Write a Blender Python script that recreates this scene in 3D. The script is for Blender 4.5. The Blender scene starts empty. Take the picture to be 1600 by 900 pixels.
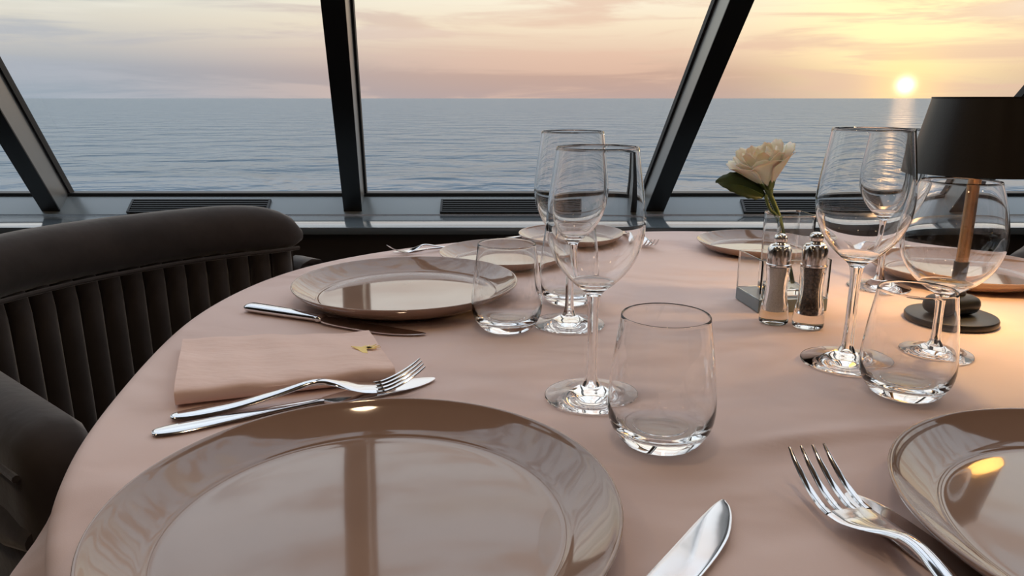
import bpy, bmesh, math, random
import numpy as np
from mathutils import Vector, Matrix
random.seed(7)
PI = math.pi
S = bpy.context.scene
COL = S.collection

# ------------------------------------------------------------------ camera
cam_d = bpy.data.cameras.new('camera'); cam = bpy.data.objects.new('camera', cam_d); COL.objects.link(cam)
cam.location = (0, 0, .98); cam_d.sensor_width = 36; cam_d.lens = 36*1150/1600
cam_d.clip_start = .02; cam_d.clip_end = 120000
cam.rotation_euler = (PI/2 - math.atan(297/1150), 0, 0)
S.camera = cam
S.view_settings.view_transform = 'Standard'; S.view_settings.look = 'None'
S.view_settings.exposure = 0.25; S.view_settings.gamma = 1; S.view_settings.use_curve_mapping = False
S.cycles.max_bounces = 20; S.cycles.transmission_bounces = 20; S.cycles.transparent_max_bounces = 24
S.cycles.diffuse_bounces = 4; S.cycles.glossy_bounces = 8
S.cycles.sample_clamp_indirect = 4.0

# ------------------------------------------------------------------ node helper
class NT:
    def __init__(s, tree): s.t = tree; s.n = tree.nodes; s.l = tree.links
    def new(s, typ, **kw):
        nd = s.n.new(typ)
        for k, v in kw.items(): setattr(nd, k, v)
        return nd
    def put(s, sock, v):
        if isinstance(v, bpy.types.NodeSocket): s.l.new(v, sock)
        else: sock.default_value = v
    def math(s, op, a, b=0.0, clamp=False):
        nd = s.new('ShaderNodeMath', operation=op); nd.use_clamp = clamp
        s.put(nd.inputs[0], a); s.put(nd.inputs[1], b); return nd.outputs[0]
    def vmath(s, op, a, b=None):
        nd = s.new('ShaderNodeVectorMath', operation=op); s.put(nd.inputs[0], a)
        if b is not None: s.put(nd.inputs[1], b)
        return nd
    def ramp(s, fac, stops, interp='LINEAR'):
        nd = s.new('ShaderNodeValToRGB'); cr = nd.color_ramp; cr.interpolation = interp
        while len(cr.elements) < len(stops): cr.elements.new(.5)
        for e, (p, c) in zip(cr.elements, stops):
            e.position = p; e.color = (*c, 1) if len(c) == 3 else c
        s.put(nd.inputs[0], fac); return nd.outputs[0]
    def mix(s, fac, a, b, blend='MIX'):
        nd = s.new('ShaderNodeMix', data_type='RGBA', blend_type=blend); nd.clamp_factor = True
        s.put(nd.inputs[0], fac); s.put(nd.inputs[6], a); s.put(nd.inputs[7], b); return nd.outputs[2]
    def noise(s, vec, scale, detail=4, rough=.5, dist=0):
        nd = s.new('ShaderNodeTexNoise'); s.put(nd.inputs['Vector'], vec)
        nd.inputs['Scale'].default_value = scale; nd.inputs['Detail'].default_value = detail
        nd.inputs['Roughness'].default_value = rough; nd.inputs['Distortion'].default_value = dist
        return nd.outputs['Fac']
    def smooth(s, x, a, b):
        nd = s.new('ShaderNodeMapRange', interpolation_type='SMOOTHSTEP')
        s.put(nd.inputs[0], x); nd.inputs[1].default_value = a; nd.inputs[2].default_value = b
        return nd.outputs[0]

# ------------------------------------------------------------------ world: sunset sky
SUN_AZ = math.radians(27.27); SUN_EL = .0143
sun_dir = Vector((math.sin(SUN_AZ)*math.cos(SUN_EL), math.cos(SUN_AZ)*math.cos(SUN_EL), math.sin(SUN_EL)))
W = bpy.data.worlds.new('world'); S.world = W; W.use_nodes = True
w = NT(W.node_tree); w.n.clear()
tc = w.new('ShaderNodeTexCoord')
dirv = w.vmath('NORMALIZE', tc.outputs['Generated']).outputs[0]
sep = w.new('ShaderNodeSeparateXYZ'); w.l.new(dirv, sep.inputs[0])
dx, dy, dz = sep.outputs
hl = w.math('SQRT', w.math('ADD', w.math('MULTIPLY', dx, dx), w.math('MULTIPLY', dy, dy)))
hx = w.math('DIVIDE', dx, hl); hy = w.math('DIVIDE', dy, hl)
ca = w.math('ADD', w.math('MULTIPLY', hx, math.sin(SUN_AZ)), w.math('MULTIPLY', hy, math.cos(SUN_AZ)))
fsun = w.smooth(ca, .50, .99)
e = w.math('MAXIMUM', dz, 0.0)
away = w.ramp(e, [(0, (.31, .36, .42)), (.035, (.36, .385, .43)), (.06, (.52, .50, .48)), (.09, (.67, .63, .55)),
                  (.15, (.77, .79, .71)), (.3, (1.04, 1.08, 1.10)), (.55, (1.08, 1.19, 1.30)), (1, (.95, 1.10, 1.28))])
toward = w.ramp(e, [(0, (.49, .345, .31)), (.03, (.57, .37, .29)), (.055, (.77, .54, .40)), (.09, (.90, .73, .53)),
                    (.15, (.97, .92, .76)), (.3, (1.10, 1.08, 1.02)), (.55, (1.10, 1.18, 1.26)), (1, (.95, 1.10, 1.28))])
sky = w.mix(fsun, away, toward)
# glow round the sun: a tall soft column
da = w.math('DIVIDE', w.math('ARCCOSINE', w.math('MINIMUM', ca, 1.0)), .14)
de = w.math('DIVIDE', w.math('SUBTRACT', dz, .09), .10)
gl = w.math('EXPONENT', w.math('MULTIPLY', w.math('ADD', w.math('MULTIPLY', da, da), w.math('MULTIPLY', de, de)), -1.0))
sky = w.mix(w.math('MULTIPLY', gl, .85), sky, (1.3, 1.02, .50, 1))
# stretched evening clouds
cv = w.new('ShaderNodeCombineXYZ'); w.put(cv.inputs[0], hx); w.put(cv.inputs[1], hy); w.put(cv.inputs[2], w.math('MULTIPLY', dz, 11.0))
n1 = w.noise(cv.outputs[0], 3.1, 7, .58, .5)
cm = w.smooth(n1, .46, .62)
cloudcol = w.mix(fsun, (.41, .43, .48, 1), (.76, .50, .37, 1))
sky = w.mix(w.math('MULTIPLY', cm, .68), sky, cloudcol)
n2 = w.noise(cv.outputs[0], 1.7, 5, .5, .2)
bright = w.math('MULTIPLY', w.smooth(n2, .52, .70), w.smooth(e, .06, .13))
sky = w.mix(w.math('MULTIPLY', bright, .6), sky, (1.15, 1.10, 1.0, 1))
# round halo and the disc
dt = w.vmath('DOT_PRODUCT', dirv, tuple(sun_dir)).outputs['Value']
ang = w.math('ARCCOSINE', w.math('MINIMUM', dt, 1.0))
def halo(width):
    q = w.math('DIVIDE', ang, width); return w.math('EXPONENT', w.math('MULTIPLY', w.math('POWER', q, 2.0), -1.0))
sky = w.mix(w.math('MULTIPLY', halo(.038), .7), sky, (1.3, .85, .36, 1))
sky = w.mix(halo(.0078), sky, (3.6, 2.9, 1.8, 1))
bg = w.new('ShaderNodeBackground'); w.put(bg.inputs[0], sky); bg.inputs[1].default_value = 1.0
out = w.new('ShaderNodeOutputWorld'); w.l.new(bg.outputs[0], out.inputs[0])

sun_l = bpy.data.lights.new('sun', 'SUN'); sun_l.energy = .04; sun_l.angle = math.radians(1.4); sun_l.color = (1, .58, .28)
sun_o = bpy.data.objects.new('sun', sun_l); COL.objects.link(sun_o)
sun_o.location = (2, 4, 2.2)
sun_o.rotation_euler = (-Vector((sun_dir.x, sun_dir.y, .022))).to_track_quat('-Z', 'Y').to_euler()

# ------------------------------------------------------------------ materials
def mat(name, base=(.8, .8, .8), rough=.5, metal=0, **kw):
    m = bpy.data.materials.new(name); m.use_nodes = True
    b = m.node_tree.nodes['Principled BSDF']
    b.inputs['Base Color'].default_value = (*base, 1); b.inputs['Roughness'].default_value = rough; b.inputs['Metallic'].default_value = metal
    for k, v in kw.items(): b.inputs[k.replace('_', ' ')].default_value = v
    return m
def bump(m, scale, strength, dist, detail=3, stretch=(1, 1, 1), rough=.5, warp=0, rot=0):
    t = NT(m.node_tree); c = t.new('ShaderNodeTexCoord'); mp = t.new('ShaderNodeMapping'); t.l.new(c.outputs['Object'], mp.inputs[0])
    mp.inputs['Scale'].default_value = stretch; mp.inputs['Rotation'].default_value = (0, 0, rot)
    n = t.noise(mp.outputs[0], scale, detail, rough, warp)
    bp = t.new('ShaderNodeBump'); bp.inputs['Strength'].default_value = strength; bp.inputs['Distance'].default_value = dist
    t.l.new(n, bp.inputs['Height'])
    b = m.node_tree.nodes['Principled BSDF']
    if b.inputs['Normal'].is_linked: t.l.new(b.inputs['Normal'].links[0].from_socket, bp.inputs['Normal'])
    t.l.new(bp.outputs[0], b.inputs['Normal']); return m
def tint(m, c1, c2, scale, detail=3, stretch=(1, 1, 1)):
    t = NT(m.node_tree); c = t.new('ShaderNodeTexCoord'); mp = t.new('ShaderNodeMapping'); t.l.new(c.outputs['Object'], mp.inputs[0])
    mp.inputs['Scale'].default_value = stretch
    n = t.noise(mp.outputs[0], scale, detail)
    t.l.new(t.ramp(n, [(.35, c1), (.65, c2)]), m.node_tree.nodes['Principled BSDF'].inputs['Base Color']); return m

M = {}
M['cloth'] = tint(mat('pink_cloth', (.75, .58, .55), .72, Sheen_Weight=.1), (.735, .565, .535), (.775, .605, .57), 5)
bump(M['cloth'], 4.2, 1.0, .026, 2, (1, 1.5, 1), .4, .7, .5); bump(M['cloth'], 11, .55, .008, 2, (1, 1.3, 1), .4, .5, -.7); bump(M['cloth'], 1500, .12, .0004, 1)
M['napkin'] = tint(mat('napkin_cloth', (.83, .60, .54), .75, Sheen_Weight=.2), (.82, .595, .53), (.87, .64, .58), 12)
bump(M['napkin'], 22, .45, .006, 3, (1, 2, 1)); bump(M['napkin'], 1800, .12, .0004, 1)
M['plate'] = bump(mat('taupe_glaze', (.30, .225, .185), .07, Coat_Weight=.55, Coat_Roughness=.025, Specular_IOR_Level=.68), 9, .12, .003, 2)
M['plate'] = tint(M['plate'], (.31, .198, .148), (.34, .22, .165), 14)
M['steel'] = bump(mat('polished_steel', (.74, .74, .76), .09, 1), 60, .05, .0006, 2)
M['glass'] = mat('clear_glass', (1, 1, 1), 0, Transmission_Weight=1, IOR=1.45)
M['acrylic'] = mat('clear_acrylic', (.97, .985, .98), .02, Transmission_Weight=1, IOR=1.40)
M['velvet'] = tint(mat('dark_velvet', (.030, .024, .023), .85, Sheen_Weight=.6, Sheen_Roughness=.4, Specular_IOR_Level=.2), (.040, .034, .034), (.056, .047, .046), 18)
bump(M['velvet'], 30, .3, .004, 3)
M['dark_wood'] = tint(mat('dark_wood', (.02, .015, .012), .45), (.012, .009, .008), (.028, .02, .016), 6, 4, (1, 8, 1))
M['black_metal'] = bump(mat('black_painted_metal', (.012, .012, .012), .38), 80, .05, .001)
M['mullion'] = bump(mat('grey_window_metal', (.33, .33, .32), .33, .55), 50, .06, .001)
M['gasket'] = bump(mat('black_rubber', (.008, .008, .009), .6), 120, .1, .001)
M['ledge'] = bump(mat('ledge_lacquer', (.11, .13, .145), .12, 0, Coat_Weight=.6, Coat_Roughness=.06), 4, .10, .01, 2)
M['panel'] = bump(mat('sill_panel', (.25, .28, .295), .24, .2), 6, .06, .004, 2)
M['wall'] = bump(mat('dark_wall_panel', (.028, .022, .020), .5), 40, .1, .002)
M['back_wall'] = bump(tint(mat('walnut_back_wall', (.22, .13, .085), .5), (.17, .10, .065), (.26, .16, .10), 3, 4, (6, 6, .6)), 40, .1, .002)
M['ceiling'] = bump(mat('ceiling_board', (.48, .37, .29), .75), 30, .1, .002)
M['carpet'] = bump(tint(mat('carpet', (.03, .025, .025), .95), (.022, .019, .02), (.05, .04, .038), 9), 300, .4, .004)
M['brass'] = bump(mat('brushed_brass', (.62, .36, .17), .26, 1), 200, .08, .0006, 2, (1, 1, .05))
M['shade'] = bump(mat('black_shade', (.016, .013, .011), .40), 600, .12, .0006, 2)
M['shade_in'] = bump(mat('shade_lining', (.75, .60, .40), .6), 300, .1, .0004)
M['chrome'] = bump(mat('shaker_chrome', (.80, .78, .76), .10, 1), 90, .05, .0006)
M['salt'] = bump(tint(mat('salt_grains', (.80, .76, .72), .8), (.72, .68, .64), (.88, .85, .82), 900), 1400, .4, .001, 1)
M['pepper'] = bump(tint(mat('peppercorns', (.05, .03, .02), .7), (.022, .014, .010), (.14, .085, .055), 420, 1), 450, .8, .002, 1)
M['petal'] = tint(mat('cream_petal', (.86, .78, .64), .6, Subsurface_Weight=.35, Subsurface_Scale=.006), (.84, .74, .58), (.90, .84, .73), 60)
M['leaf'] = bump(tint(mat('dark_leaf', (.035, .07, .022), .5), (.026, .055, .018), (.05, .095, .03), 60), 120, .3, .001)
M['stem'] = tint(mat('green_stem', (.07, .12, .03), .5), (.05, .095, .025), (.10, .16, .045), 40)
M['gold'] = bump(mat('gold_thread', (.85, .62, .20), .35, .6), 900, .4, .0006)
M['wood_leg'] = tint(mat('walnut_leg', (.06, .035, .02), .45), (.045, .026, .015), (.075, .045, .026), 20)

def pane_material():
    m = bpy.data.materials.new('window_glass'); m.use_nodes = True; t = NT(m.node_tree); t.n.clear()
    ge = t.new('ShaderNodeNewGeometry')      # thin pane: Schlick reflectance of both faces, the same from either side
    cs = t.math('ABSOLUTE', t.vmath('DOT_PRODUCT', ge.outputs['Normal'], ge.outputs['Incoming']).outputs['Value'])
    fr = t.math('ADD', t.math('MULTIPLY', t.math('POWER', t.math('SUBTRACT', 1.0, cs), 5.0), .90), .055)
    tr = t.new('ShaderNodeBsdfTransparent'); tr.inputs[0].default_value = (.95, .965, .965, 1)
    gl_ = t.new('ShaderNodeBsdfGlossy'); gl_.inputs['Roughness'].default_value = .012; gl_.inputs[0].default_value = (1, 1, 1, 1)
    mx = t.new('ShaderNodeMixShader'); t.l.new(fr, mx.inputs[0]); t.l.new(tr.outputs[0], mx.inputs[1]); t.l.new(gl_.outputs[0], mx.inputs[2])
    o = t.new('ShaderNodeOutputMaterial'); t.l.new(mx.outputs[0], o.inputs[0]); return m
M['pane'] = pane_material()

def sea_material():
    m = mat('sea_water', (.105, .150, .195), .34, IOR=1.33, Specular_IOR_Level=.35); t = NT(m.node_tree)
    c = t.new('ShaderNodeTexCoord'); mp = t.new('ShaderNodeMapping'); t.l.new(c.outputs['Object'], mp.inputs[0]); mp.inputs['Scale'].default_value = (.75, 1, 1)
    n1 = t.noise(mp.outputs[0], .020, 3, .5, .4); n2 = t.noise(mp.outputs[0], .09, 3, .5, .5)
    h = t.math('ADD', t.math('MULTIPLY', n1, 30.0), t.math('MULTIPLY', n2, 5.0))
    bp = t.new('ShaderNodeBump'); bp.inputs['Strength'].default_value = 1.0; bp.inputs['Distance'].default_value = 1.0
    t.l.new(h, bp.inputs['Height']); t.l.new(bp.outputs[0], m.node_tree.nodes['Principled BSDF'].inputs['Normal'])
    return m
M['sea'] = sea_material()
def emis(name, col, s):
    m = bpy.data.materials.new(name); m.use_nodes = True; t = NT(m.node_tree); t.n.clear()
    em = t.new('ShaderNodeEmission'); em.inputs[0].default_value = (*col, 1); em.inputs[1].default_value = s
    o = t.new('ShaderNodeOutputMaterial'); t.l.new(em.outputs[0], o.inputs[0]); return m
M['bulb'] = emis('warm_bulb', (1, .62, .28), 12)
M['downlight'] = emis('downlight', (1, .72, .45), 33)

# ------------------------------------------------------------------ object helpers
def link_bm(name, bm, m, parent=None, smooth=True):
    me = bpy.data.meshes.new(name); bmesh.ops.recalc_face_normals(bm, faces=bm.faces); bm.to_mesh(me); bm.free()
    return link_me(name, me, m, parent, smooth)
def link_me(name, me, m, parent=None, smooth=True):
    if smooth:
        me.polygons.foreach_set('use_smooth', [True]*len(me.polygons))
        try: me.set_sharp_from_angle(angle=math.radians(42))
        except Exception: pass
    if m is not None: me.materials.append(m)
    o = bpy.data.objects.new(name, me); COL.objects.link(o)
    if parent: o.parent = parent
    return o
def tag(o, label, cat, group=None):
    o['label'] = label; o['category'] = cat
    if group: o['group'] = group
    return o
def thing(name, label, cat, loc=(0, 0, 0), rz=0, group=None):
    o = bpy.data.objects.new(name, None); o.empty_display_size = .02; COL.objects.link(o)
    o.location = loc; o.rotation_euler = (0, 0, rz); return tag(o, label, cat, group)
def struct(o): o['kind'] = 'structure'; return o
def dup(root, loc, rz, label, scale=1, group=None):
    r = root.copy(); COL.objects.link(r); r.location = loc; r.rotation_euler = (0, 0, rz); r.scale = (scale,)*3; r['label'] = label
    if group: r['group'] = group
    for ch in list(root.children):
        c = ch.copy(); COL.objects.link(c); c.parent = r
        for g in list(ch.children):
            d = g.copy(); COL.objects.link(d); d.parent = c
    return r
def lathe(prof, seg=64, closed=False, bm=None):
    bm = bm or bmesh.new(); rings = []
    for r, z in prof:
        if r < 1e-6: rings.append([bm.verts.new((0, 0, z))])
        else: rings.append([bm.verts.new((r*math.cos(2*PI*i/seg), r*math.sin(2*PI*i/seg), z)) for i in range(seg)])
    pairs = list(zip(rings, rings[1:])) + ([(rings[-1], rings[0])] if closed else [])
    for a, b in pairs:
        for i in range(seg):
            j = (i+1) % seg
            if len(a) == 1 and len(b) == 1: break
            if len(a) == 1: bm.faces.new((a[0], b[i], b[j]))
            elif len(b) == 1: bm.faces.new((a[i], a[j], b[0]))
            else: bm.faces.new((a[i], a[j], b[j], b[i]))
    return bm
def box(bm, x0, x1, y0, y1, z0, z1, bev=0, seg=2):
    vs = [bm.verts.new(p) for p in ((x0,y0,z0),(x1,y0,z0),(x1,y1,z0),(x0,y1,z0),(x0,y0,z1),(x1,y0,z1),(x1,y1,z1),(x0,y1,z1))]
    fs = [bm.faces.new([vs[i] for i in f]) for f in ((3,2,1,0),(4,5,6,7),(0,1,5,4),(1,2,6,5),(2,3,7,6),(3,0,4,7))]
    if bev: bmesh.ops.bevel(bm, geom=list({ed for f in fs for ed in f.edges}), offset=bev, segments=seg, profile=.5, affect='EDGES', clamp_overlap=True)
    return bm
def hexa(bm, pts):      # 8 corners: four below, four above
    vs = [bm.verts.new(p) for p in pts]
    for f in ((3,2,1,0),(4,5,6,7),(0,1,5,4),(1,2,6,5),(2,3,7,6),(3,0,4,7)): bm.faces.new([vs[i] for i in f])
    return bm
def spline(pts, n):     # Catmull-Rom through rows of numbers
    P = np.array(pts, float); P = np.vstack([2*P[0]-P[1], P, 2*P[-1]-P[-2]]); res = []
    for i in range(1, len(P)-2):
        for k in range(n):
            t = k/n; a, b, c, d = P[i-1:i+3]
            res.append(.5*((2*b)+(-a+c)*t+(2*a-5*b+4*c-d)*t*t+(-a+3*b-3*c+d)*t**3))
    res.append(P[-2]); return np.array(res)
def blade_sweep(rows, seg=12, n=5, bm=None, power=2.4):   # rows: x, yc, z, half width, half thickness ; swept along +X
    bm = bm or bmesh.new(); R = spline(rows, n); rings = []
    for i, (x, yc, z, hw, ht) in enumerate(R):
        a, b = R[max(i-1, 0)], R[min(i+1, len(R)-1)]
        tx, tz = b[0]-a[0], b[2]-a[2]; L = math.hypot(tx, tz) or 1; nx, nz = -tz/L, tx/L
        ring = []
        for k in range(seg):
            th = 2*PI*k/seg; c, s = math.cos(th), math.sin(th)
            u = math.copysign(abs(c)**(2/power), c)*max(hw, 1e-4); v = math.copysign(abs(s)**(2/power), s)*max(ht, 1e-4)
            ring.append(bm.verts.new((x+nx*v, yc+u, z+nz*v)))
        rings.append(ring)
    for a, b in zip(rings, rings[1:]):
        for k in range(seg): bm.faces.new((a[k], a[(k+1) % seg], b[(k+1) % seg], b[k]))
    bm.faces.new(rings[0][::-1]); bm.faces.new(rings[-1]); return bm
def tube(pts, radii, seg=10, bm=None, cap=True):
    bm = bm or bmesh.new(); pts = [Vector(p) for p in pts]; rings = []; up = None
    for i, p in enumerate(pts):
        t = (pts[min(i+1, len(pts)-1)]-pts[max(i-1, 0)]).normalized()
        if up is None: up = t.orthogonal().normalized()
        up = (up - t*up.dot(t)).normalized(); sd = t.cross(up)
        r = radii[i] if hasattr(radii, '__len__') else radii
        rings.append([bm.verts.new(p+up*(r*math.cos(2*PI*k/seg))+sd*(r*math.sin(2*PI*k/seg))) for k in range(seg)])
    for a, b in zip(rings, rings[1:]):
        for k in range(seg): bm.faces.new((a[k], a[(k+1) % seg], b[(k+1) % seg], b[k]))
    if cap: bm.faces.new(rings[0][::-1]); bm.faces.new(rings[-1])
    return bm

# ================================================================== SETTING
FZ = .0
XW = 3.7
# sloping window wall: pitch of the glass, lean of the mullions
SL, LEAN, CEIL = .855, .15, 2.5
def wp(u, z, off=0.0):   # u along the sill, z height, off = distance in from the inner mullion face plane (negative: outward)
    return (u + LEAN*(z-.62), 2.352-(z-.6185)*SL - off*.760, z - off*.650)
bm = bmesh.new(); bmesh.ops.create_grid(bm, x_segments=1, y_segments=1, size=60000)
sea = link_bm('sea', bm, M['sea'], smooth=False); sea.location = (0, 0, -34); struct(sea)
def slab(name, x0, x1, y0, y1, z0, z1, m):
    return struct(link_bm(name, box(bmesh.new(), x0, x1, y0, y1, z0, z1), m, smooth=False))
slab('floor', -XW, XW, -3, 2.12, -.1, 0, M['carpet'])
slab('wall_back', -XW, XW, -3.1, -3, 0, CEIL, M['back_wall'])
for nm, sx in (('wall_left', -1), ('wall_right', 1)):
    b = bmesh.new()
    x0, x1 = sorted((sx*XW, sx*(XW+.1)))
    prof = [(-3, 0), (2.40, 0), (2.52, .66), (.78, CEIL+.12), (-3, CEIL+.12)]
    lo = [b.verts.new((x0, y, z)) for y, z in prof]; hi = [b.verts.new((x1, y, z)) for y, z in prof]
    b.faces.new(lo); b.faces.new(hi[::-1])
    for i in range(5): b.faces.new((lo[i], lo[(i+1) % 5], hi[(i+1) % 5], hi[i]))
    struct(link_bm(nm, b, M['wall'], smooth=False))
slab('ceiling', -XW, XW, -3, .74, CEIL, CEIL+.12, M['ceiling'])
# wall under the windows, the ledge on it and the sloping sill panel
slab('wall_front', -XW, XW, 2.112, 2.18, 0, .596, M['wall'])
ledge = struct(link_bm('trim_1', box(bmesh.new(), -XW, XW, 2.09, 2.40, .598, .62, .003), M['ledge']))
b = bmesh.new()
hexa(b, [(-XW, 2.333, .6205), (XW, 2.333, .6205), (XW, 2.46, .6205), (-XW, 2.46, .6205), (-XW, 2.400, .669), (XW, 2.400, .669), (XW, 2.46, .669), (-XW, 2.46, .669)])
panel = struct(link_bm('trim_2', b, M['panel'], smooth=False))
struct(link_bm('trim_3', box(bmesh.new(), -XW, XW, 2.398, 2.45, .6692, .680, .002), M['gasket'], smooth=False))
struct(link_bm('trim_4', box(bmesh.new(), -XW, XW, .74, .90, 2.44, 2.60), M['mullion'], smooth=False))
# mullions: outside light put into the grey sides, black inner face, rubber edges
MW = .058; U0 = -.540; STEP = .967; ZT = 2.56
mull_u = [U0 + STEP*k for k in range(-4, 5)]
for i, u in enumerate(mull_u):
    if u < -XW-.3 or u > XW: continue
    a, z0 = u, .6215
    def prism(bm, ua, ub, o0, o1, zt=ZT):
        def foot(uu, o):     # the lower end stands on the ledge or the panel
            zb = .6215+o*.650 if o > -.02 else .668+o*.650
            return wp(uu, zb, o)
        hexa(bm, [foot(ua, o0), foot(ub, o0), foot(ub, o1), foot(ua, o1), wp(ua, zt, o0), wp(ub, zt, o0), wp(ub, zt, o1), wp(ua, zt, o1)])
        return bm
    mu = struct(link_bm('trim_%d' % (5+i), prism(bmesh.new(), a+.001, a+MW-.001, -.004, -.088), M['mullion'], smooth=False))
    link_bm('inner_face', prism(bmesh.new(), a, a+MW, 0, -.0045), M['black_metal'], mu, smooth=False)
    g = bmesh.new()
    prism(g, a-.006, a+.0005, -.078, -.100); prism(g, a+MW-.0005, a+MW+.006, -.078, -.100)
    link_bm('rubber_seal', g, M['gasket'], mu, smooth=False)
for i in range(len(mull_u)-1):
    ua, ub = mull_u[i]+MW, mull_u[i+1]
    if ub < -XW or ua > XW: continue
    b = bmesh.new(); o0 = -.092
    vs = [b.verts.new(wp(ua-.01, .672+o0*.65+.06, o0)), b.verts.new(wp(ub+.01, .672+o0*.65+.06, o0)), b.verts.new(wp(ub+.01, ZT, o0)), b.verts.new(wp(ua-.01, ZT, o0))]
    b.faces.new(vs); struct(link_bm('window_%d' % (i+1), b, M['pane'], smooth=False))
# ventilation grilles in the sill panel
def pz(s, up): # point on the panel: s from bottom (0) to top (1), up = proud of it
    L = math.hypot(.067, .0485); ny, nz = -.0485/L, .067/L
    return 2.333+.067*s+ny*up, .6205+.0485*s+nz*up
def bar(bm, x0, x1, s0, s1, u0, u1):
    q = []
    for uu in (u0, u1):
        for (x, s) in ((x0, s0), (x1, s0), (x1, s1), (x0, s1)):
            y, z = pz(s, uu); q.append((x, y, z))
    return hexa(bm, q)
for cx, lab in ((-1.005, 'black slatted air grille in the sill behind the velvet chair'), (-.005, 'black slatted air grille in the sill behind the two middle wine glasses'),
                (.965, 'black slatted air grille in the sill behind the white flower')):
    t = thing('air_grille', lab, 'vent', (cx, *pz(.05, 0)), 0, 'air grilles along the sill')
    def sub(name, bm, m):
        o = link_bm(name, bm, m, None, smooth=False)
        o.data.transform(Matrix.Translation(-Vector((0, *pz(.05, 0))))); o.parent = t; return o
    sub('back_plate', bar(bmesh.new(), -.219, .219, .08, .72, .0004, .0012), M['gasket'])
    f = bmesh.new()
    bar(f, -.225, -.218, .05, .74, .0004, .008); bar(f, .218, .225, .05, .74, .0004, .008)
    bar(f, -.225, .225, .03, .08, .0004, .008); bar(f, -.225, .225, .70, .75, .0004, .008)
    sub('frame', f, M['black_metal'])
    for k in range(5):
        s = .13+k*.115; sub('slat', bar(bmesh.new(), -.217, .217, s, s+.05, .002, .0075), M['black_metal'])
# unseen room ceiling downlights; row nearest the windows added to brighten the near cloth
for x, y, lab in ((-2.2, -2.2, 'round warm ceiling downlight at the back left'), (0, -2.2, 'round warm ceiling downlight at the back middle'), (2.2, -2.2, 'round warm ceiling downlight at the back right'), (-2.2, -.6, 'round warm ceiling downlight at the left'), (0, -.6, 'round warm ceiling downlight over the middle'), (2.2, -.6, 'round warm ceiling downlight at the right'), (-1.3, .35, 'unseen warm fill downlight added nearest the windows at the left'), (-.1, .35, 'unseen warm fill downlight added nearest the windows in the middle'), (1.1, .35, 'unseen warm fill downlight added nearest the windows at the right')):
    t = thing('ceiling_light', lab, 'light', (x, y, CEIL), 0, 'ceiling downlights')
    link_bm('rim', lathe([(.075, -.001), (.09, -.001), (.09, -.012), (.075, -.012)], 32, True), M['chrome'], t)
    link_bm('diffuser', lathe([(0, -.006), (.075, -.006)], 32), M['downlight'], t)

# ================================================================== TABLE
TZ = .752
TC = Vector((.256, .71))
edge = [(-.248,.333),(-.272,.385),(-.292,.430),(-.3119,.5106),(-.3262,.5862),(-.342,.6792),(-.3504,.7729),(-.3311,.9237),(-.2912,1.0216),(-.1988,1.1211),
        (.06,1.245),(.2855,1.2971),(.5312,1.2468),(.6335,1.1946),(.6963,1.1567)]
pol = sorted((math.atan2(y-TC.y, x-TC.x), math.hypot(x-TC.x, y-TC.y)) for x, y in edge)
for d, r in ((-132, .629), (-112, .625), (-90, .618), (-65, .615), (-35, .612), (-5, .605), (18, .605)): pol.append((math.radians(d), r))
pol.sort()
pa = np.array([p[0] for p in pol]); pr = np.array([p[1] for p in pol])
pa3 = np.concatenate([pa-2*PI, pa, pa+2*PI]); pr3 = np.concatenate([pr]*3)
fine = np.linspace(-PI, PI, 721)[:-1]
rr = np.interp(fine, pa3, pr3)
ker = np.exp(-.5*(np.arange(-24, 25)/9.0)**2); ker /= ker.sum()
rr = np.convolve(np.concatenate([rr[-24:], rr, rr[:24]]), ker, 'valid')
def Redge(th): return float(np.interp((th+PI) % (2*PI)-PI, np.append(fine, PI), np.append(rr, rr[0])))
NA = 432
angs = [2*PI*i/NA-PI for i in range(NA)]

t = thing('dining_table', 'round dining table hidden under the pink tablecloth', 'table', (TC.x, TC.y, 0))
b = bmesh.new(); rings = []
for rad, z in ((.0, .700), (.88, .700), (.93, .704), (.975, .725), (.975, .746), (.0, .7475)):
    if rad == 0: rings.append([b.verts.new((0, 0, z))])
    else: rings.append([b.verts.new((math.cos(a)*Redge(a)*rad, math.sin(a)*Redge(a)*rad, z)) for a in angs[::3]])
for A, B in zip(rings, rings[1:]):
    n = max(len(A), len(B))
    for i in range(n):
        j = (i+1) % n
        if len(A) == 1: b.faces.new((A[0], B[i], B[j]))
        elif len(B) == 1: b.faces.new((A[i], A[j], B[0]))
        else: b.faces.new((A[i], A[j], B[j], B[i]))
link_bm('tabletop', b, M['dark_wood'], t)
link_bm('pedestal', lathe([(0, .03), (.06, .03), (.05, .10), (.045, .5), (.07, .66), (.14, .699), (0, .699)], 32), M['black_metal'], t)
link_bm('base', lathe([(0, 0), (.30, 0), (.30, .012), (.07, .03), (0, .03)], 48), M['black_metal'], t)

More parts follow.
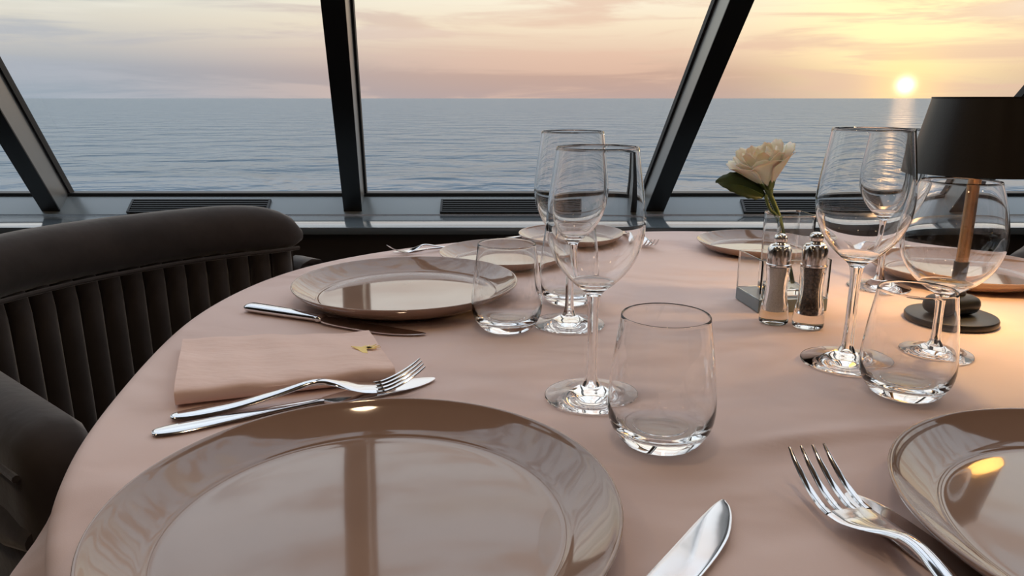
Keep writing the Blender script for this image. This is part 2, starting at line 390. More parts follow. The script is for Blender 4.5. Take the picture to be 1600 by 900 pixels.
# tablecloth: flat top with soft dents and ironing creases, rounded edge, folded skirt
rnd = random.Random(3)
creases = []
for _ in range(44):
    c = TC + Vector((rnd.uniform(-.5, .5), rnd.uniform(-.5, .5))); a = rnd.uniform(-.5, .5) if rnd.random() < .6 else rnd.uniform(0, PI)
    creases.append((c, Vector((math.cos(a), math.sin(a))), rnd.uniform(.04, .14), rnd.uniform(.0010, .0022), rnd.uniform(.006, .016)))
def cloth_z(x, y):
    p = Vector((x, y)); d = 0.0
    for c, v, L, h, wd in creases:
        q = p-c; s = q.dot(v); tt = q.x*v.y-q.y*v.x
        if abs(s) < 2*L and abs(tt) < 4*wd: d += h*math.exp(-(s/L)**2-(tt/wd)**2)
    z = TZ-.0002-min(d, .0026)
    # raised fold running from the front tumbler towards the right plate
    a0, a1 = Vector((.150, .452)), Vector((.330, .492)); v = a1-a0; L = v.length; v.normalize(); q = p-a0; s = q.dot(v)/L; tt = q.x*v.y-q.y*v.x
    if -.1 < s < 1.1 and abs(tt) < .05:
        env = max(0, min(1, (s+.1)/.3))*max(0, min(1, (1.1-s)/.3)); z += .0050*env*math.exp(-(tt/(.006 if tt > 0 else .014))**2)
    return z
b = bmesh.new(); rings = [[b.verts.new((TC.x, TC.y, cloth_z(TC.x, TC.y)))]]
NRAD = 140
for k in range(1, NRAD+1):
    f = k/NRAD*.978
    rings.append([b.verts.new((TC.x+math.cos(a)*Redge(a)*f, TC.y+math.sin(a)*Redge(a)*f, cloth_z(TC.x+math.cos(a)*Redge(a)*f, TC.y+math.sin(a)*Redge(a)*f)))for a in angs])
def foldw(a): return .55*math.sin(17*a+.6*math.sin(3*a))+.45*math.sin(29*a+1.3*math.sin(2*a+1))
for q in range(1, 6):       # rounded shoulder
    th = q/5*PI/2
    rings.append([b.verts.new((TC.x+math.cos(a)*(Redge(a)*.978+.0125*math.sin(th)), TC.y+math.sin(a)*(Redge(a)*.978+.0125*math.sin(th)), TZ-.0002-.0125*(1-math.cos(th))))for a in angs])
for q in range(1, 17):
    d = q/16; ring = []
    for a in angs:
        amp = .022*d**1.1; da_ = (a+2.53)/.17
        r = Redge(a)*.978+.0125+amp*(foldw(a)*.8+.25)+  .078*d**.6*math.exp(-da_*da_)*(1+.35*math.sin(34*a))
        ring.append(b.verts.new((TC.x+math.cos(a)*r, TC.y+math.sin(a)*r, TZ-.0127-.235*d+.004*math.sin(5*a))))
    rings.append(ring)
for A, B in zip(rings, rings[1:]):
    for i in range(NA):
        j = (i+1) % NA
        if len(A) == 1: b.faces.new((A[0], B[i], B[j]))
        else: b.faces.new((A[i], A[j], B[j], B[i]))
me = bpy.data.meshes.new('tablecloth'); bmesh.ops.recalc_face_normals(b, faces=b.faces); b.to_mesh(me); b.free()
me.polygons.foreach_set('use_smooth', [True]*len(me.polygons)); me.materials.append(M['cloth'])
tag(link_me('tablecloth', me, None, smooth=False), 'pale pink tablecloth draped over the round table', 'tablecloth')

# ================================================================== PLATES
def plate_root(label, loc, R):
    o = link_bm('dinner_plate', lathe([(0, .0065), (.055, .0064)]+[tuple(q) for q in spline([(.090, .0063), (.1020, .0062), (.1065, .0066), (.1088, .0078), (.1130, .0096), (.121, .0140), (.129, .0192), (.1328, .0222), (.1340, .0230), (.1350, .0231), (.1356, .0224), (.1354, .0212)], 4)]+[ (.130, .0155), (.121, .0088), (.110, .0040), (.096, .0018), (.086, .0016), (.083, .0), (.078, .0), (.077, .0018), (0, .0022)], 128), M['plate'])
    o.location = (*loc, TZ); o.scale = (R/.1355,)*3; return tag(o, label, 'plate', 'taupe glazed plates on the table')
plate_root('largest taupe plate, in the front left corner of the table', (-.0775, .349), .135)
for loc, R, lab in (((.341, .331), .1355, 'taupe plate cut off by the lower right corner, beside a fork'), ((-.1235, .837), .1305, 'taupe plate behind the folded napkin, with a black-looking knife in front'),
        ((-.010, 1.036), .094, 'small plate reflecting cream sky, just behind the left tumbler'), ((.1013, 1.186), .0905, 'small dark-looking plate at the far edge behind the two middle wine glasses'),
        ((.585, .936), .110, 'plate reflecting cream sky, behind the lamp base'), ((.3815, 1.115), .0945, 'small plate with a pinkish sheen at the far edge behind the shakers')):
    plate_root(lab, loc, R)

# ================================================================== GLASSES
def wine_parts(root, outer, th, stem, foot_r, foot_h=.0042):
    # outer: bowl profile from the neck up to the rim (first entry joins the stem)
    O = spline(outer, 5); inner = []
    for i, (r, z) in enumerate(O):
        a, c = O[max(i-1, 0)], O[min(i+1, len(O)-1)]; d = c-a; d = d/np.hypot(*d); inner.append((r-d[1]*th, z+d[0]*th))
    zb = outer[0][1]+.0105
    inn = [(max(r, 0), z) for r, z in inner if r > .003 and z > zb]
    prof = [(0, inn[0][1]-.0006)] + inn + [((O[-1][0]+inn[-1][0])/2, O[-1][1]+.0005)] + [tuple(p) for p in O[::-1]]
    link_bm('bowl', lathe(prof, 72), M['glass'], root)
    sp = spline(stem, 6)   # from neck down to the foot
    link_bm('stem', lathe([tuple(p) for p in sp], 72), M['glass'], root)
    r0, z0 = stem[-1]
    ft = [(r0, z0)] + [(r0+(foot_r-r0)*f, .0012+(z0-.0012)*(1-f)**2.4+.0010) for f in (.06, .13, .22, .34, .5, .7, .9, .985)] + [(foot_r, .0016), (foot_r-.0004, .0004), (foot_r-.0015, .0001), (foot_r*.55, .0004), (0, .0006)]
    link_bm('foot', lathe(ft, 72), M['glass'], root)
GL = 'wine glasses on the table'
def wine_a(label, loc):
    t = thing('wine_glass', label, 'glass', (*loc, TZ), 0, GL)
    wine_parts(t, [(.0058, .0845), (.0086, .0882), (.0145, .0930), (.0222, .1005), (.0298, .1110), (.0350, .1240), (.0372, .1375), (.0367, .151), (.0345, .168), (.0322, .184), (.0304, .1965)], .0011,
               [(.0058, .0845), (.0047, .079), (.0042, .070), (.0041, .050), (.0043, .028), (.0050, .017), (.0072, .0105)], .0368); return t
A = wine_a('clear wine glass standing behind the front middle tumbler, nearest of the tall ones', (.062, .5396))
A.scale = (.985,)*3
dup(A, (.0592, .7315, TZ), .4, 'clear wine glass behind and left of the middle one, beside the left tumbler', 1.0)
dup(A, (.2968, .6179, TZ), .9, 'tall clear wine glass right of the pepper shaker, in front of the lamp shade edge', 1.035)
dup(A, (.4551, .8863, TZ), .2, 'far wine glass mostly hidden behind the right-hand tall glass, beside the far right plate', .98)
D = thing('wine_glass', 'shorter round-bowled wine glass directly in front of the brass lamp stem', 'glass', (.3890, .6400, TZ), 0, GL)
wine_parts(D, [(.0062, .0555), (.0095, .0585), (.0165, .063), (.0265, .071), (.0350, .082), (.0402, .095), (.0418, .1075), (.0408, .121), (.0378, .1365), (.0340, .150), (.0312, .1585)], .0011,
           [(.0062, .0555), (.0050, .051), (.0044, .044), (.0043, .031), (.0046, .021), (.0056, .0135), (.0080, .0090)], .031)
def tumbler(label, loc):
    out = [(.0, .0004), (.021, .0002), (.0255, .0014), (.0300, .0065), (.0342, .0140), (.0360, .0225), (.0362, .031), (.0350, .046), (.0326, .066), (.0302, .082), (.0292, .0898)]
    inn = [(.0283, .0898), (.0293, .082), (.0317, .066), (.0341, .046), (.0352, .032), (.0347, .0240), (.0322, .0165), (.0270, .0115), (.0205, .0100), (.0185, .0106), (.0165, .0102), (0, .0094)]
    o_ = spline(out[1:], 4); i_ = spline(inn[:-1], 4)
    prof = [out[0]] + [tuple(p) for p in o_] + [(.02875, .0903)] + [tuple(p) for p in i_] + [inn[-1]]
    o = link_bm('tumbler', lathe(prof, 80), M['glass']); o.location = (*loc, TZ); return tag(o, label, 'glass', 'stemless tumblers')
T0 = tumbler('clear stemless tumbler at front middle, beside the foot of the nearest wine glass', (.1012, .4637))
for loc, s, lab in (((-.0052, .718), .985, 'clear stemless tumbler overlapping the right rim of the left dinner plate'), ((.3118, .5474), .955, 'clear stemless tumbler right of centre, above the lower right plate'),
                    ((.0658, .8192), .97, 'clear stemless tumbler half hidden behind the middle wine glasses')):
    o = T0.copy(); COL.objects.link(o); o.location = (*loc, TZ); o.scale = (s,)*3; o['label'] = lab

# ================================================================== CUTLERY
def heading(a, b): return math.atan2(b[1]-a[1], b[0]-a[0])
def make_fork(label, loc, rz):
    t = thing('fork', label, 'fork', (*loc, TZ), rz, 'steel forks')
    link_bm('handle', blade_sweep([(0, 0, .0022, .0030, .0012), (.004, 0, .0024, .0066, .0016), (.02, 0, .0030, .0088, .0018), (.045, 0, .0052, .0080, .0018), (.075, 0, .0105, .0056, .0019), (.097, 0, .0155, .0040, .0021),
        (.108, 0, .0160, .0038, .0021), (.117, 0, .0140, .0052, .0018), (.127, 0, .0108, .0094, .0013), (.137, 0, .0080, .0119, .0010), (.144, 0, .0068, .0124, .0010), (.150, 0, .0062, .0124, .0009)]), M['steel'], t)
    for y in (-.0105, -.0035, .0035, .0105):
        link_bm('tine', blade_sweep([(.1485, y, .0063, .0023, .0009), (.157, y*1.0, .0068, .0020, .0010), (.168, y*.99, .0105, .0018, .0010), (.180, y*.97, .0170, .0014, .0009), (.1875, y*.96, .0225, .0007, .0006)], 8, 4), M['steel'], t)
    return t
FK = make_fork('steel fork with raised tines between the folded napkin and the front left plate', (-.2495, .4975), heading((-.2489, .4972), (-.073, .556)))
dup(FK, (.2180, .1975, TZ), heading((.2180, .1975), (.1775, .405)), 'steel fork with dark tines left of the lower right plate', 1.13)
dup(FK, (-.070, 1.138, TZ), heading((-.070, 1.138), (-.172, 1.078)), 'fork beside the far left rim of the small cream plate, head pointing left', .70)
dup(FK, (.204, 1.262, TZ), heading((.204, 1.262), (.214, 1.105)), 'fork beside the far dark-looking plate, head at the right of the nearest wine glass', .86)
dup(FK, (.600, 1.130, TZ), heading((.600, 1.130), (.489, 1.066)), 'far fork left of the plate behind the lamp, just right of the shakers', .70)
def make_butter(label, loc, rz):
    t = thing('butter_knife', label, 'knife', (*loc, TZ), rz, 'broad flat butter knives')
    link_bm('handle', blade_sweep([(0, 0, .0016, .0030, .0010), (.004, 0, .0017, .0068, .0014), (.02, 0, .0018, .0090, .0015), (.05, 0, .0020, .0078, .0015), (.085, 0, .0022, .0052, .0016), (.112, 0, .0022, .0038, .0016), (.120, 0, .0020, .0042, .0013)]), M['steel'], t)
    link_bm('blade', blade_sweep([(.1195, 0, .0020, .0042, .0012), (.128, -.001, .0018, .0088, .0009), (.140, -.001, .0018, .0112, .0007), (.165, 0, .0018, .0115, .0006), (.190, .001, .0018, .0104, .0005), (.204, .002, .0018, .0070, .0005), (.212, .003, .0018, .0030, .0004), (.2135, .003, .0018, .0008, .0004)], 20, 5, None, 7), M['steel'], t)
    return t
BK = make_butter('flat butter knife half hidden under the front left plate rim, below the fork', (-.2510, .4715), heading((-.251, .4715), (-.068, .570)))
dup(BK, (.2475, .1835, TZ), heading((.2475, .1835), (.2010, .393)), 'flat butter knife under the fork by the lower right plate')
dup(BK, (-.050, 1.178, TZ), heading((-.050, 1.178), (.10, 1.285)), 'butter knife at the far table edge behind the small cream plate', .8)
dup(BK, (.312, 1.222, TZ), heading((.312, 1.222), (.43, 1.240)), 'knife with its bright handle end showing left of the pinkish far plate', .6)
dup(BK, (-.075, 1.152, TZ), heading((-.075, 1.152), (-.182, 1.098)), 'short knife behind the fork at the left of the small cream plate', .56)
def make_knife(label, loc, rz):
    t = thing('table_knife', label, 'knife', (*loc, TZ), rz, 'steel table knives')
    link_bm('handle', blade_sweep([(0, 0, .0048, .0040, .0020), (.003, 0, .0048, .0078, .0038), (.012, 0, .0048, .0090, .0046), (.05, 0, .0048, .0082, .0044), (.090, 0, .0048, .0070, .0038), (.0985, 0, .0046, .0066, .0036), (.1005, 0, .0046, .0078, .0041), (.1035, 0, .0046, .0074, .0038), (.107, 0, .0044, .0058, .0022)], 16, 5), M['steel'], t)
    link_bm('blade', blade_sweep([(.1065, 0, .0042, .0060, .0013), (.113, -.001, .0036, .0090, .0011), (.135, -.0015, .0030, .0104, .0009), (.165, -.0010, .0026, .0108, .0008), (.190, .0008, .0022, .0100, .0007), (.208, .0036, .0020, .0074, .0006), (.220, .0064, .0020, .0042, .0005), (.2255, .0085, .0020, .0010, .0004)], 20, 6, None, 7), M['steel'], t)
    return t
KN = make_knife('steel table knife with a thick handle in front of the plate behind the napkin', (-.2930, .7830), heading((-.2929, .7825), (-.0907, .6870)))
dup(KN, (-.0110, .2010, TZ), math.radians(51.5), 'table knife at the bottom of the picture right of the front left plate')

# ================================================================== NAPKIN
def napkin():
    t = thing('folded_napkin', 'folded pale pink napkin with a small gold emblem beside the fork', 'napkin', (0, 0, TZ))
    # cross-section: one cloth layer rolled over at the front edge (s across, z up)
    c00, c10 = Vector((-.2545, .5165)), Vector((-.096, .5690)); c01, c11 = Vector((-.3085, .6560)), Vector((-.1385, .6800))
    th = .0027
    mid = [(1.0, .0017), (.75, .0017), (.4, .0017), (.12, .0018), (.035, .0019), (.012, .0030), (.006, .0050), (.012, .0073), (.035, .0084), (.10, .0088), (.25, .0084), (.5, .0074), (.75, .0066), (1.0, .0060)]
    midl = spline(mid, 4)
    n = len(midl); NU = 40; b = bmesh.new(); rows = []
    Wd = .145
    for i in range(NU+1):
        u = i/NU; row = []
        pts = []
        for k, (s, z) in enumerate(midl):
            lo = c00.lerp(c10, u); hi = c01.lerp(c11, u); p = lo.lerp(hi, s)
            wob = .0007*math.sin(9*u+4*s)+.0006*math.sin(23*u+3*s*s+1)+.0008*math.sin(15*s+3*u)*s
            zz = z*1.45 + (wob if k > n*.5 else 0)*1.0
            pts.append(Vector((p.x, p.y, zz)))
        up_, dn_ = [], []
        for k, p in enumerate(pts):
            a, c = midl[max(k-1, 0)], midl[min(k+1, n-1)]; ds, dzz = (c[0]-a[0])*Wd, c[1]-a[1]; L = math.hypot(ds, dzz) or 1
            ns, nz = -dzz/L, ds/L; dirs = (c01.lerp(c11, u)-c00.lerp(c10, u)).normalized()
            off = Vector((dirs.x*ns, dirs.y*ns, nz))*(th*.45)
            up_.append(p+off); dn_.append(p-off)
        loop = up_+dn_[::-1]
        rows.append([b.verts.new((q.x, q.y, max(q.z, .0003))) for q in loop])
    m = len(rows[0])
    for A_, B_ in zip(rows, rows[1:]):
        for k in range(m): b.faces.new((A_[k], A_[(k+1) % m], B_[(k+1) % m], B_[k]))
    for row in (rows[0][::-1], rows[-1]):
        h = m//2
        for k in range(h-1): b.faces.new((row[k], row[k+1], row[m-2-k], row[m-1-k]))
    link_bm('outer_fold', b, M['napkin'], t)
    # inner folded layers showing at the ends and the back
    b = bmesh.new(); rows = []
    prof = [(.06, .0034), (.97, .0032), (.98, .0040), (.97, .0048), (.06, .0062), (.045, .0048)]
    for i in range(NU+1):
        u = .006+.988*i/NU
        rows.append([b.verts.new((*(c00.lerp(c10, u)).lerp(c01.lerp(c11, u), s), z*1.45)) for s, z in prof])
    for A_, B_ in zip(rows, rows[1:]):
        for k in range(6): b.faces.new((A_[k], A_[(k+1) % 6], B_[(k+1) % 6], B_[k]))
    b.faces.new(rows[0][::-1]); b.faces.new(rows[-1])
    link_bm('inner_fold', b, M['napkin'], t)
    # gold embroidered emblem: two swept wings with short rays
    b = bmesh.new()
    def poly(pts):
        lo = [b.verts.new((x, y, 0)) for x, y in pts]; hi = [b.verts.new((x, y, .0006)) for x, y in pts]
        b.faces.new(lo[::-1]); b.faces.new(hi)
        for i in range(len(pts)): b.faces.new((lo[i], lo[(i+1) % len(pts)], hi[(i+1) % len(pts)], hi[i]))
    poly([(-.0055, .0055), (-.0015, .0035), (.0010, -.0005), (.0012, -.0065), (-.0010, -.0050), (-.0025, -.0005)])
    poly([(-.0012, .0030), (.0010, .0048), (.0022, .0020), (.0012, -.0004)])
    for a, L in ((75, .0050), (48, .0062), (24, .0060), (2, .0058), (-24, .0042)):
        a = math.radians(a); c, s = math.cos(a), math.sin(a)
        poly([(.0016-s*.0009, .001+c*.0009), (.0016+c*L, .001+s*L), (.0016+s*.0009, .001-c*.0009)])
    em = link_bm('emblem', b, M['gold'], t, smooth=False); em.location = (-.1310, .6180, .0122); em.rotation_euler = (0, 0, .25); em.scale = (2.0, 1.9, 1)
    em['label'] = 'small gold emblem of a swept wing with short rays'
napkin()

# ================================================================== SHAKERS
def shaker(label, loc, fill, tilt=0, s=1):
    t = thing('salt_shaker' if fill == 'salt' else 'pepper_shaker', label, 'shaker', (*loc, TZ), .3, 'glass shakers')
    zt = .066
    out = spline([(.0150, .0006), (.0160, .003), (.0160, .0105), (.0150, .0180), (.0128, .030), (.0117, .042), (.0121, .054), (.0130, .0635), (.0130, zt)], 5)
    inn = spline([(.0096, zt), (.0094, .060), (.0084, .050), (.0081, .042), (.0088, .030), (.0101, .020), (.0100, .0150)], 4)
    link_bm('body', lathe([(0, .0002)]+[tuple(p) for p in out]+[tuple(p) for p in inn]+[(0, .0140)], 48), M['glass'], t)
    fi = [(max(r-.0005, 0), z) for r, z in inn ]
    link_bm('filling', lathe([(0, fi[0][1]-.0004)]+[(q[0], q[1]-.0004) for q in fi]+[(0, .0146)], 40), M[fill], t)['label'] = 'white salt filling' if fill == 'salt' else 'ground black pepper filling'
    link_bm('cap', lathe([(0, zt+.0003), (.0128, zt+.0003), (.0137, zt+.0010), (.0137, zt+.0030), (.0129, zt+.0036), (.0129, .0835), (.0122, .0880), (.0098, .0905), (.0062, .0915), (.0056, .0925), (0, .0925)], 48), M['chrome'], t)
    link_bm('knob', lathe([(0, .0926), (.0056, .0926), (.0068, .0945), (.0072, .0980), (.0062, .1010), (.0035, .1026), (0, .1030)], 32), M['chrome'], t)
    return t
sh = shaker('glass salt shaker with a chrome cap, left of the pepper', (.2739, .7385), 'salt'); sh.scale = (.92,)*3
sh2 = shaker('glass shaker full of black pepper with a chrome cap, right of the salt', (.3040, .7237), 'pepper'); sh2.scale = (.96,)*3

# ================================================================== ACRYLIC STAND, VASE, FLOWER
yaw = math.radians(6)
def frame_loc(cx, cy): return (cx, cy, TZ)
t = thing('acrylic_stand', 'clear acrylic box stand with a grey base behind the salt and pepper', 'stand', (.3046, .8067, TZ), yaw)
link_bm('base_block', box(bmesh.new(), -.0395, .0395, -.031, .031, .0002, .0145, .0006, 1), bump(mat('grey_block', (.19, .24, .27), .25), 40, .05, .001), t)['label'] = 'blue-grey base block'
for (x0, x1, y0, y1) in ((-.0395, -.0375, -.031, .031), (.0375, .0395, -.031, .031), (-.0373, .0373, -.031, -.029), (-.0373, .0373, .029, .031)):
    link_bm('side_panel', box(bmesh.new(), x0, x1, y0, y1, .0148, .0585, .0004, 1), M['acrylic'], t)
VX, VY, VZ = .3080, .8100, TZ+.0150
t = thing('flower_vase', 'small square clear glass vase in the acrylic stand holding the white flower', 'vase', (VX, VY, VZ), yaw)
def rsq(h, r, n=6):
    pts = []
    for q, (sx, sy) in enumerate(((1, 1), (-1, 1), (-1, -1), (1, -1))):
        for k in range(n+1):
            a = PI/2*(q+k/n); pts.append((sx*(h-r)+r*math.cos(a), sy*(h-r)+r*math.sin(a)))
    return pts
b = bmesh.new(); rings = []
for h, r, z in ((.0195, .004, .0), (.0212, .005, .0015), (.0216, .005, .088), (.0212, .005, .0892), (.0204, .004, .0892), (.0203, .004, .088), (.0201, .004, .008), (.017, .004, .0068)):
    rings.append([b.verts.new((x, y, z)) for x, y in rsq(h, r)])
for A_, B_ in zip(rings, rings[1:]):
    n = len(A_)
    for k in range(n): b.faces.new((A_[k], A_[(k+1) % n], B_[(k+1) % n], B_[k]))
b.faces.new(rings[0][::-1]); b.faces.new(rings[-1])
link_bm('glass_body', b, M['glass'], t, smooth=False)

def flower():
    base = Vector((.2790, .8040, .8865)); foot = Vector((.3190, .8125, VZ+.0095))
    t = thing('white_flower', 'cream white flower with one dark leaf leaning out of the glass vase', 'flower', tuple(base))
    ax = Vector((-.34, -.12, .93)).normalized()
    bx = ax.orthogonal().normalized(); by = ax.cross(bx); R = Matrix((bx, by, ax)).transposed().to_4x4()
    rnd = random.Random(11)
    def petal(phi, r0, h, flare, half, curl, tip, rad0):
        b = bmesh.new(); NU, NV = 9, 8; g = []
        for j in range(NV+1):
            v = j/NV; row = []
            wv = half*(math.sin(PI*min(v*.62+.06, 1))**.6)*(1 if v < .85 else 1-.25*((v-.85)/.15)**2)
            for i in range(NU+1):
                u = 2*i/NU-1
                vv = v*(1-.10*u*u*v) + .018*math.sin(7*u+phi*3)*v**3
                rad = rad0+r0*math.sin(vv*PI*.5)**.9+flare*vv**3 + curl*max(0, vv-.75)**1.5*2 + .0035*u*u*v
                z = h*vv**.92 - tip*max(0, vv-.8)**2*8
                aa = phi+u*wv
                row.append(b.verts.new((rad*math.cos(aa), rad*math.sin(aa), z)))
            g.append(row)
        for j in range(NV):
            for i in range(NU): b.faces.new((g[j][i], g[j][i+1], g[j+1][i+1], g[j+1][i]))
        bmesh.ops.transform(b, matrix=R @ Matrix.Scale(.9, 4), verts=b.verts)
        o = link_bm('petal', b, M['petal'], t)
        md = o.modifiers.new('thick', 'SOLIDIFY'); md.thickness = .0005; md.offset = 0
    for k in range(7): petal(2*PI*k/7+.2+rnd.uniform(-.1, .1), .024, .040+rnd.uniform(-.003, .004), .010, .62, .012, .0015, .003)
    for k in range(8): petal(2*PI*k/8+.5+rnd.uniform(-.1, .1), .019, .046+rnd.uniform(-.003, .004), .007, .50, .008, .001, .0026)
    for k in range(7): petal(2*PI*k/7+.1+rnd.uniform(-.1, .1), .013, .049+rnd.uniform(-.004, .003), .004, .50, .005, .0005, .002)
    for k in range(5): petal(2*PI*k/5+.7+rnd.uniform(-.1, .1), .007, .048+rnd.uniform(-.004, .003), .002, .60, .002, 0, .0015)
    # calyx with pointed sepals
    b = bmesh.new(); lathe([(0, -.012), (.0026, -.011), (.0046, -.005), (.0056, .001), (.0050, .004), (0, .005)], 16, bm=b)
    bmesh.ops.transform(b, matrix=R, verts=b.verts); link_bm('calyx', b, M['stem'], t)
    for k in range(5):
        a = 2*PI*k/5+.4; b = bmesh.new(); rows = []
        for v, wd, rd in ((0, .0026, .0050), (.25, .0032, .0072), (.5, .0026, .0105), (.75, .0016, .0140), (1, .0002, .0172)):
            z = -.002+.021*v
            rows.append([b.verts.new((rd*math.cos(a)-s*wd*math.sin(a), rd*math.sin(a)+s*wd*math.cos(a), z-.0005*abs(s))) for s in (-1, 0, 1)])
        for A_, B_ in zip(rows, rows[1:]):
            for i in range(2): b.faces.new((A_[i], A_[i+1], B_[i+1], B_[i]))
        bmesh.ops.transform(b, matrix=R, verts=b.verts)
        o = link_bm('sepal', b, M['stem'], t); md = o.modifiers.new('thick', 'SOLIDIFY'); md.thickness = .0006
    # stems down into the vase
    p0 = R.to_3x3() @ Vector((0, 0, -.010))
    f = foot-base
    path = spline([tuple(p0), tuple(p0.lerp(f, .25)+Vector((.0035, 0, 0))), tuple(p0.lerp(f, .6)+Vector((.002, 0, 0))), tuple(f)], 8)
    link_bm('stem', tube(path, [.0030-.0006*i/len(path) for i in range(len(path))], 10), M['stem'], t)
    j = p0.lerp(f, .16)+Vector((-.006, -.003, .002))
    path2 = spline([tuple(j+Vector((-.006, 0, .0150))), tuple(j), tuple(p0.lerp(f, .34)+Vector((.0015, -.006, 0))), tuple(f+Vector((-.010, -.005, .0)))], 8)
    link_bm('side_stem', tube(path2, .0019, 8), M['stem'], t)
    # serrated leaf
    root = j+Vector((-.006, 0, .0150)); tipv = Vector((-.0610, -.012, .0075)) + Vector((0, 0, 0)); d = tipv-root
    b = bmesh.new(); rows = []; N = 14
    side = Vector((.10, .60, .78)).normalized()
    for i in range(N+1):
        v = i/N; wd = .0150*math.sin(PI*v**.8)**.75*(1+.06*math.sin(i*2.7)) + .0003
        c = root+d*v+Vector((0, 0, .004*math.sin(PI*v)))
        rows.append([b.verts.new(c+side*(wd*s)+Vector((0, 0, -.0022*(1-abs(s))))) for s in (-1, -.5, 0, .5, 1)])
    for A_, B_ in zip(rows, rows[1:]):
        for i in range(4): b.faces.new((A_[i], A_[i+1], B_[i+1], B_[i]))
    o = link_bm('leaf', b, M['leaf'], t); md = o.modifiers.new('thick', 'SOLIDIFY'); md.thickness = .0005
    b = bmesh.new(); tube([root+d*(i/8)+Vector((0, 0, .004*math.sin(PI*i/8)-.0016)) for i in range(9)], [.0008-.00007*i for i in range(9)], 6, b)
    link_bm('leaf_vein', b, M['stem'], o)
flower()

# ================================================================== TABLE LAMP
t = thing('table_lamp', 'cordless table lamp with a black conical shade and brass stem', 'lamp', (.4625, .7450, TZ), math.radians(20))
link_bm('base', lathe([(0, .0002), (.0425, .0002), (.0445, .0012), (.0448, .0055), (.0438, .0072), (.041, .0080), (0, .0080)], 72), M['black_metal'], t)
bk = box(bmesh.new(), -.026, .026, -.018, .018, .0082, .0285, .010, 4)
link_bm('battery_housing', bk, M['black_metal'], t)
link_bm('indicator_button', lathe([(0, 0), (.0022, 0), (.0022, .0016), (.0016, .0022), (0, .0022)], 16), M['brass'], t).location = (0, 0, .0287)
b = lathe([(.0075, 0), (.0075, .034), (0, .034), (0, 0)], 32); o = link_bm('shaded_stem_end', b, M['black_metal'], t); o.location = (.006, 0, .0286)  # black sleeve stands in for shade and refraction darkening the brass stem here
b = lathe([(0, 0), (.0063, 0), (.0063, .142), (0, .142)], 32); o = link_bm('stem', b, M['brass'], t); o.location = (.006, 0, .0628)
SB, ST = .155, .2285
sd = link_bm('lamp_shade', lathe([(.0635, SB), (.0485, ST), (.0478, ST), (.0628, SB)], 96, True), M['shade'], t); sd.location = (.006, 0, 0)
ln = link_bm('shade_lining', lathe([(.0626, SB+.0006), (.0477, ST-.0006)], 96), M['shade_in'], sd)
rm = link_bm('top_rim', lathe([(.0476, ST-.0010), (.0490, ST-.0010), (.0490, ST+.0006), (.0476, ST+.0006)], 96, True), M['black_metal'], sd)
b = bmesh.new()
for k in range(3):
    a = 2*PI*k/3+.5; tube([(.004*math.cos(a), .004*math.sin(a), .2035), (.0515*math.cos(a), .0515*math.sin(a), .2035+.0)], .0012, 6, b)
sp_ = link_bm('shade_holder', b, M['brass'], sd)
led = link_bm('bulb', lathe([(.0066, .1855), (.012, .1865), (.012, .183), (.0066, .182)], 32, True), M['bulb'], t); led.location = (.006, 0, 0)
lp = bpy.data.lights.new('lamp_light', 'POINT'); lp.energy = 1.6; lp.color = (1, .63, .23); lp.shadow_soft_size = .014
lo_ = bpy.data.objects.new('lamp_light', lp); COL.objects.link(lo_); lo_.parent = t; lo_.location = (.022, 0, .1715)

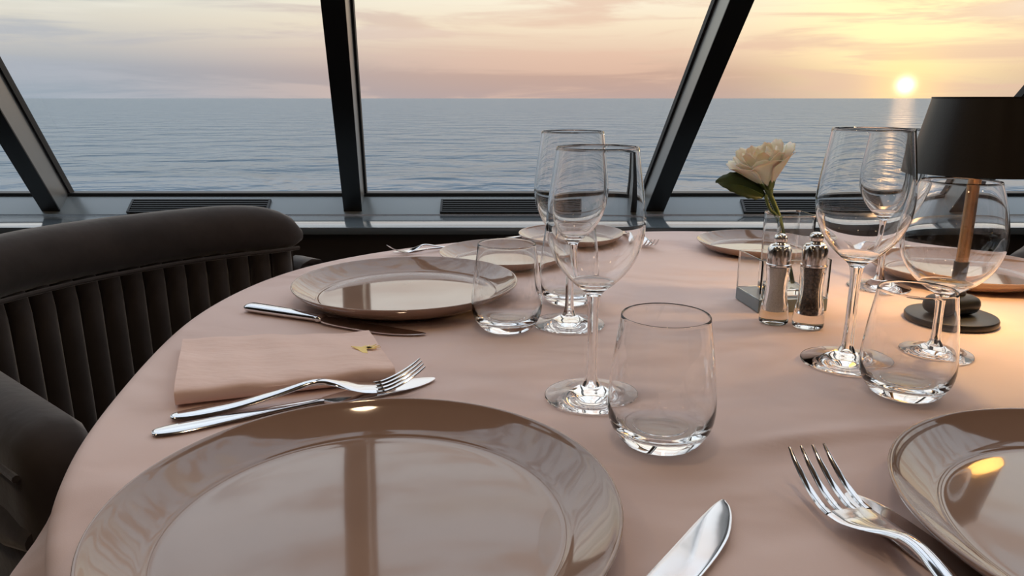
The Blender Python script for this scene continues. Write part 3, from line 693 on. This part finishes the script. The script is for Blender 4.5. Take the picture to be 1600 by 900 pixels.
# ================================================================== CHAIRS
def make_chair(label, loc, rz, arm_long=.330, arm_short=.045):
    t = thing('velvet_chair', label, 'chair', (*loc, 0), rz, 'dark velvet tub chairs')
    HW = .220
    def by(x): return .055*(abs(x)/HW)**2.2
    # rolled top band
    rows = []
    for i in range(33):
        x = -HW-.012+(2*HW+.024)*i/32; f = max(0, 1-(abs(x)/(HW+.014))**9)**.5
        rows.append((x, by(x), .796-.012*(abs(x)/HW)**6, max(.034*f, .006), max(.035*f, .008)))
    b = bmesh.new(); rings = []
    for (x, y, z, hy_, hz_) in rows:
        rings.append([b.verts.new((x, y+hy_*math.cos(2*PI*k/20), z+hz_*math.copysign(abs(math.sin(2*PI*k/20))**.85, math.sin(2*PI*k/20)))) for k in range(20)])
    for A_, B_ in zip(rings, rings[1:]):
        for k in range(20): b.faces.new((A_[k], A_[(k+1) % 20], B_[(k+1) % 20], B_[k]))
    b.faces.new(rings[0][::-1]); b.faces.new(rings[-1])
    br = link_bm('top_roll', b, M['velvet'], t)
    pp = [(x, by(x)+.031*max(0, 1-(abs(x)/(HW+.014))**9)**.5, 0.762) for x in np.linspace(-HW, HW, 25)]
    link_bm('piping', tube(pp, .003, 8), M['velvet'], br)
    # back shell behind the channels
    b = bmesh.new(); rows = []
    for i in range(25):
        x = -HW+2*HW*i/24; rows.append([b.verts.new((x, by(x)+dy_, z)) for dy_, z in ((-.036, .40), (.004, .40), (.004, .775), (-.030, .775))])
    for A_, B_ in zip(rows, rows[1:]):
        for k in range(4): b.faces.new((A_[k], A_[(k+1) % 4], B_[(k+1) % 4], B_[k]))
    b.faces.new(rows[0][::-1]); b.faces.new(rows[-1]); link_bm('back_shell', b, M['velvet'], t)
    # padded vertical channels
    NC = 15; b = bmesh.new(); cw = 2*HW/NC
    prof = [(.40, .3), (.405, .75), (.43, 1), (.60, 1.05), (.735, .98), (.757, .8), (.766, .35)]
    rings = []
    for z, f in prof:
        rings.append([b.verts.new((cw*.5*math.cos(th)*min(1, .85+.15*f), .021*f*math.sin(th)+.001, z)) for th in np.linspace(0, PI, 9)])
    for A_, B_ in zip(rings, rings[1:]):
        for k in range(8): b.faces.new((A_[k], A_[k+1], B_[k+1], B_[k]))
    b.faces.new(rings[0]); b.faces.new(rings[-1][::-1])
    me = None
    for i in range(NC):
        x = -HW+cw*(i+.5)
        if me is None: o = link_bm('channel', b, M['velvet'], t); me = o.data
        else: o = bpy.data.objects.new('channel', me); COL.objects.link(o); o.parent = t
        sl = (by(x+.002)-by(x-.002))/.004
        o.location = (x, by(x)+.003, 0); o.rotation_euler = (0, 0, math.atan(sl))
    # arms: long one on the open side, short wing towards the table
    for sx, yl in ((1, arm_long), (-1, arm_short)):
        b = bmesh.new(); rings = []
        for y, top, f in ((.0, .742, .9), (.04, .741, 1), (yl*.6, .734, 1), (yl-.02, .729, 1), (yl-.004, .724, .92), (yl+.008, .712, .74), (yl+.014, .698, .45)):
            ring = []
            for px_, pz_ in ((-.030, .34+(1-f)*.02), (-.030, top-.035), (-.027, top-.016), (-.017, top-.004), (0, top), (.017, top-.004), (.027, top-.016), (.030, top-.035), (.030, .34)):
                ring.append(b.verts.new((sx*(HW+.022)+px_*f, y+.035, pz_)))
            rings.append(ring)
        for A_, B_ in zip(rings, rings[1:]):
            for k in range(8): b.faces.new((A_[k], A_[k+1], B_[k+1], B_[k]))
            b.faces.new((A_[8], A_[0], B_[0], B_[8]))
        b.faces.new(rings[0][::-1]); b.faces.new(rings[-1])
        am = link_bm('armrest', b, M['velvet'], t)
        pp = [(sx*(HW+.0535), .05+(yl-.02)*k/8, .700-.009*k/8) for k in range(9)]
        link_bm('piping', tube(pp, .0032, 8), M['velvet'], am)
        link_bm('lower_roll', tube([(sx*(HW+.046), .04+(yl-.01)*k/8, .632) for k in range(9)], [.018]*8+[.010], 12), M['velvet'], am)
    link_bm('seat', box(bmesh.new(), -HW+.006, HW-.006, .045, .46, .37, .475, .035, 4), M['velvet'], t)
    link_bm('seat_frame', box(bmesh.new(), -HW-.03, HW+.03, -.03, .44, .30, .338, .012, 2), M['velvet'], t)
    for x, y in ((-.23, .01), (.23, .01), (-.23, .40), (.23, .40)):
        o = link_bm('leg', lathe([(0, 0), (.011, 0), (.017, .299), (0, .299)], 16), M['wood_leg'], t); o.location = (x, y, 0)
    return t
def facing(nx, ny): return math.atan2(-nx, ny)
CH = make_chair('dark channel-tufted velvet tub chair at the left of the table', (-.512, .955), facing(.80, -.60))
make_chair('dark velvet chair at the right edge beyond the far right plate', (1.07, 1.05), facing(-.90, -.43), .09, .09)
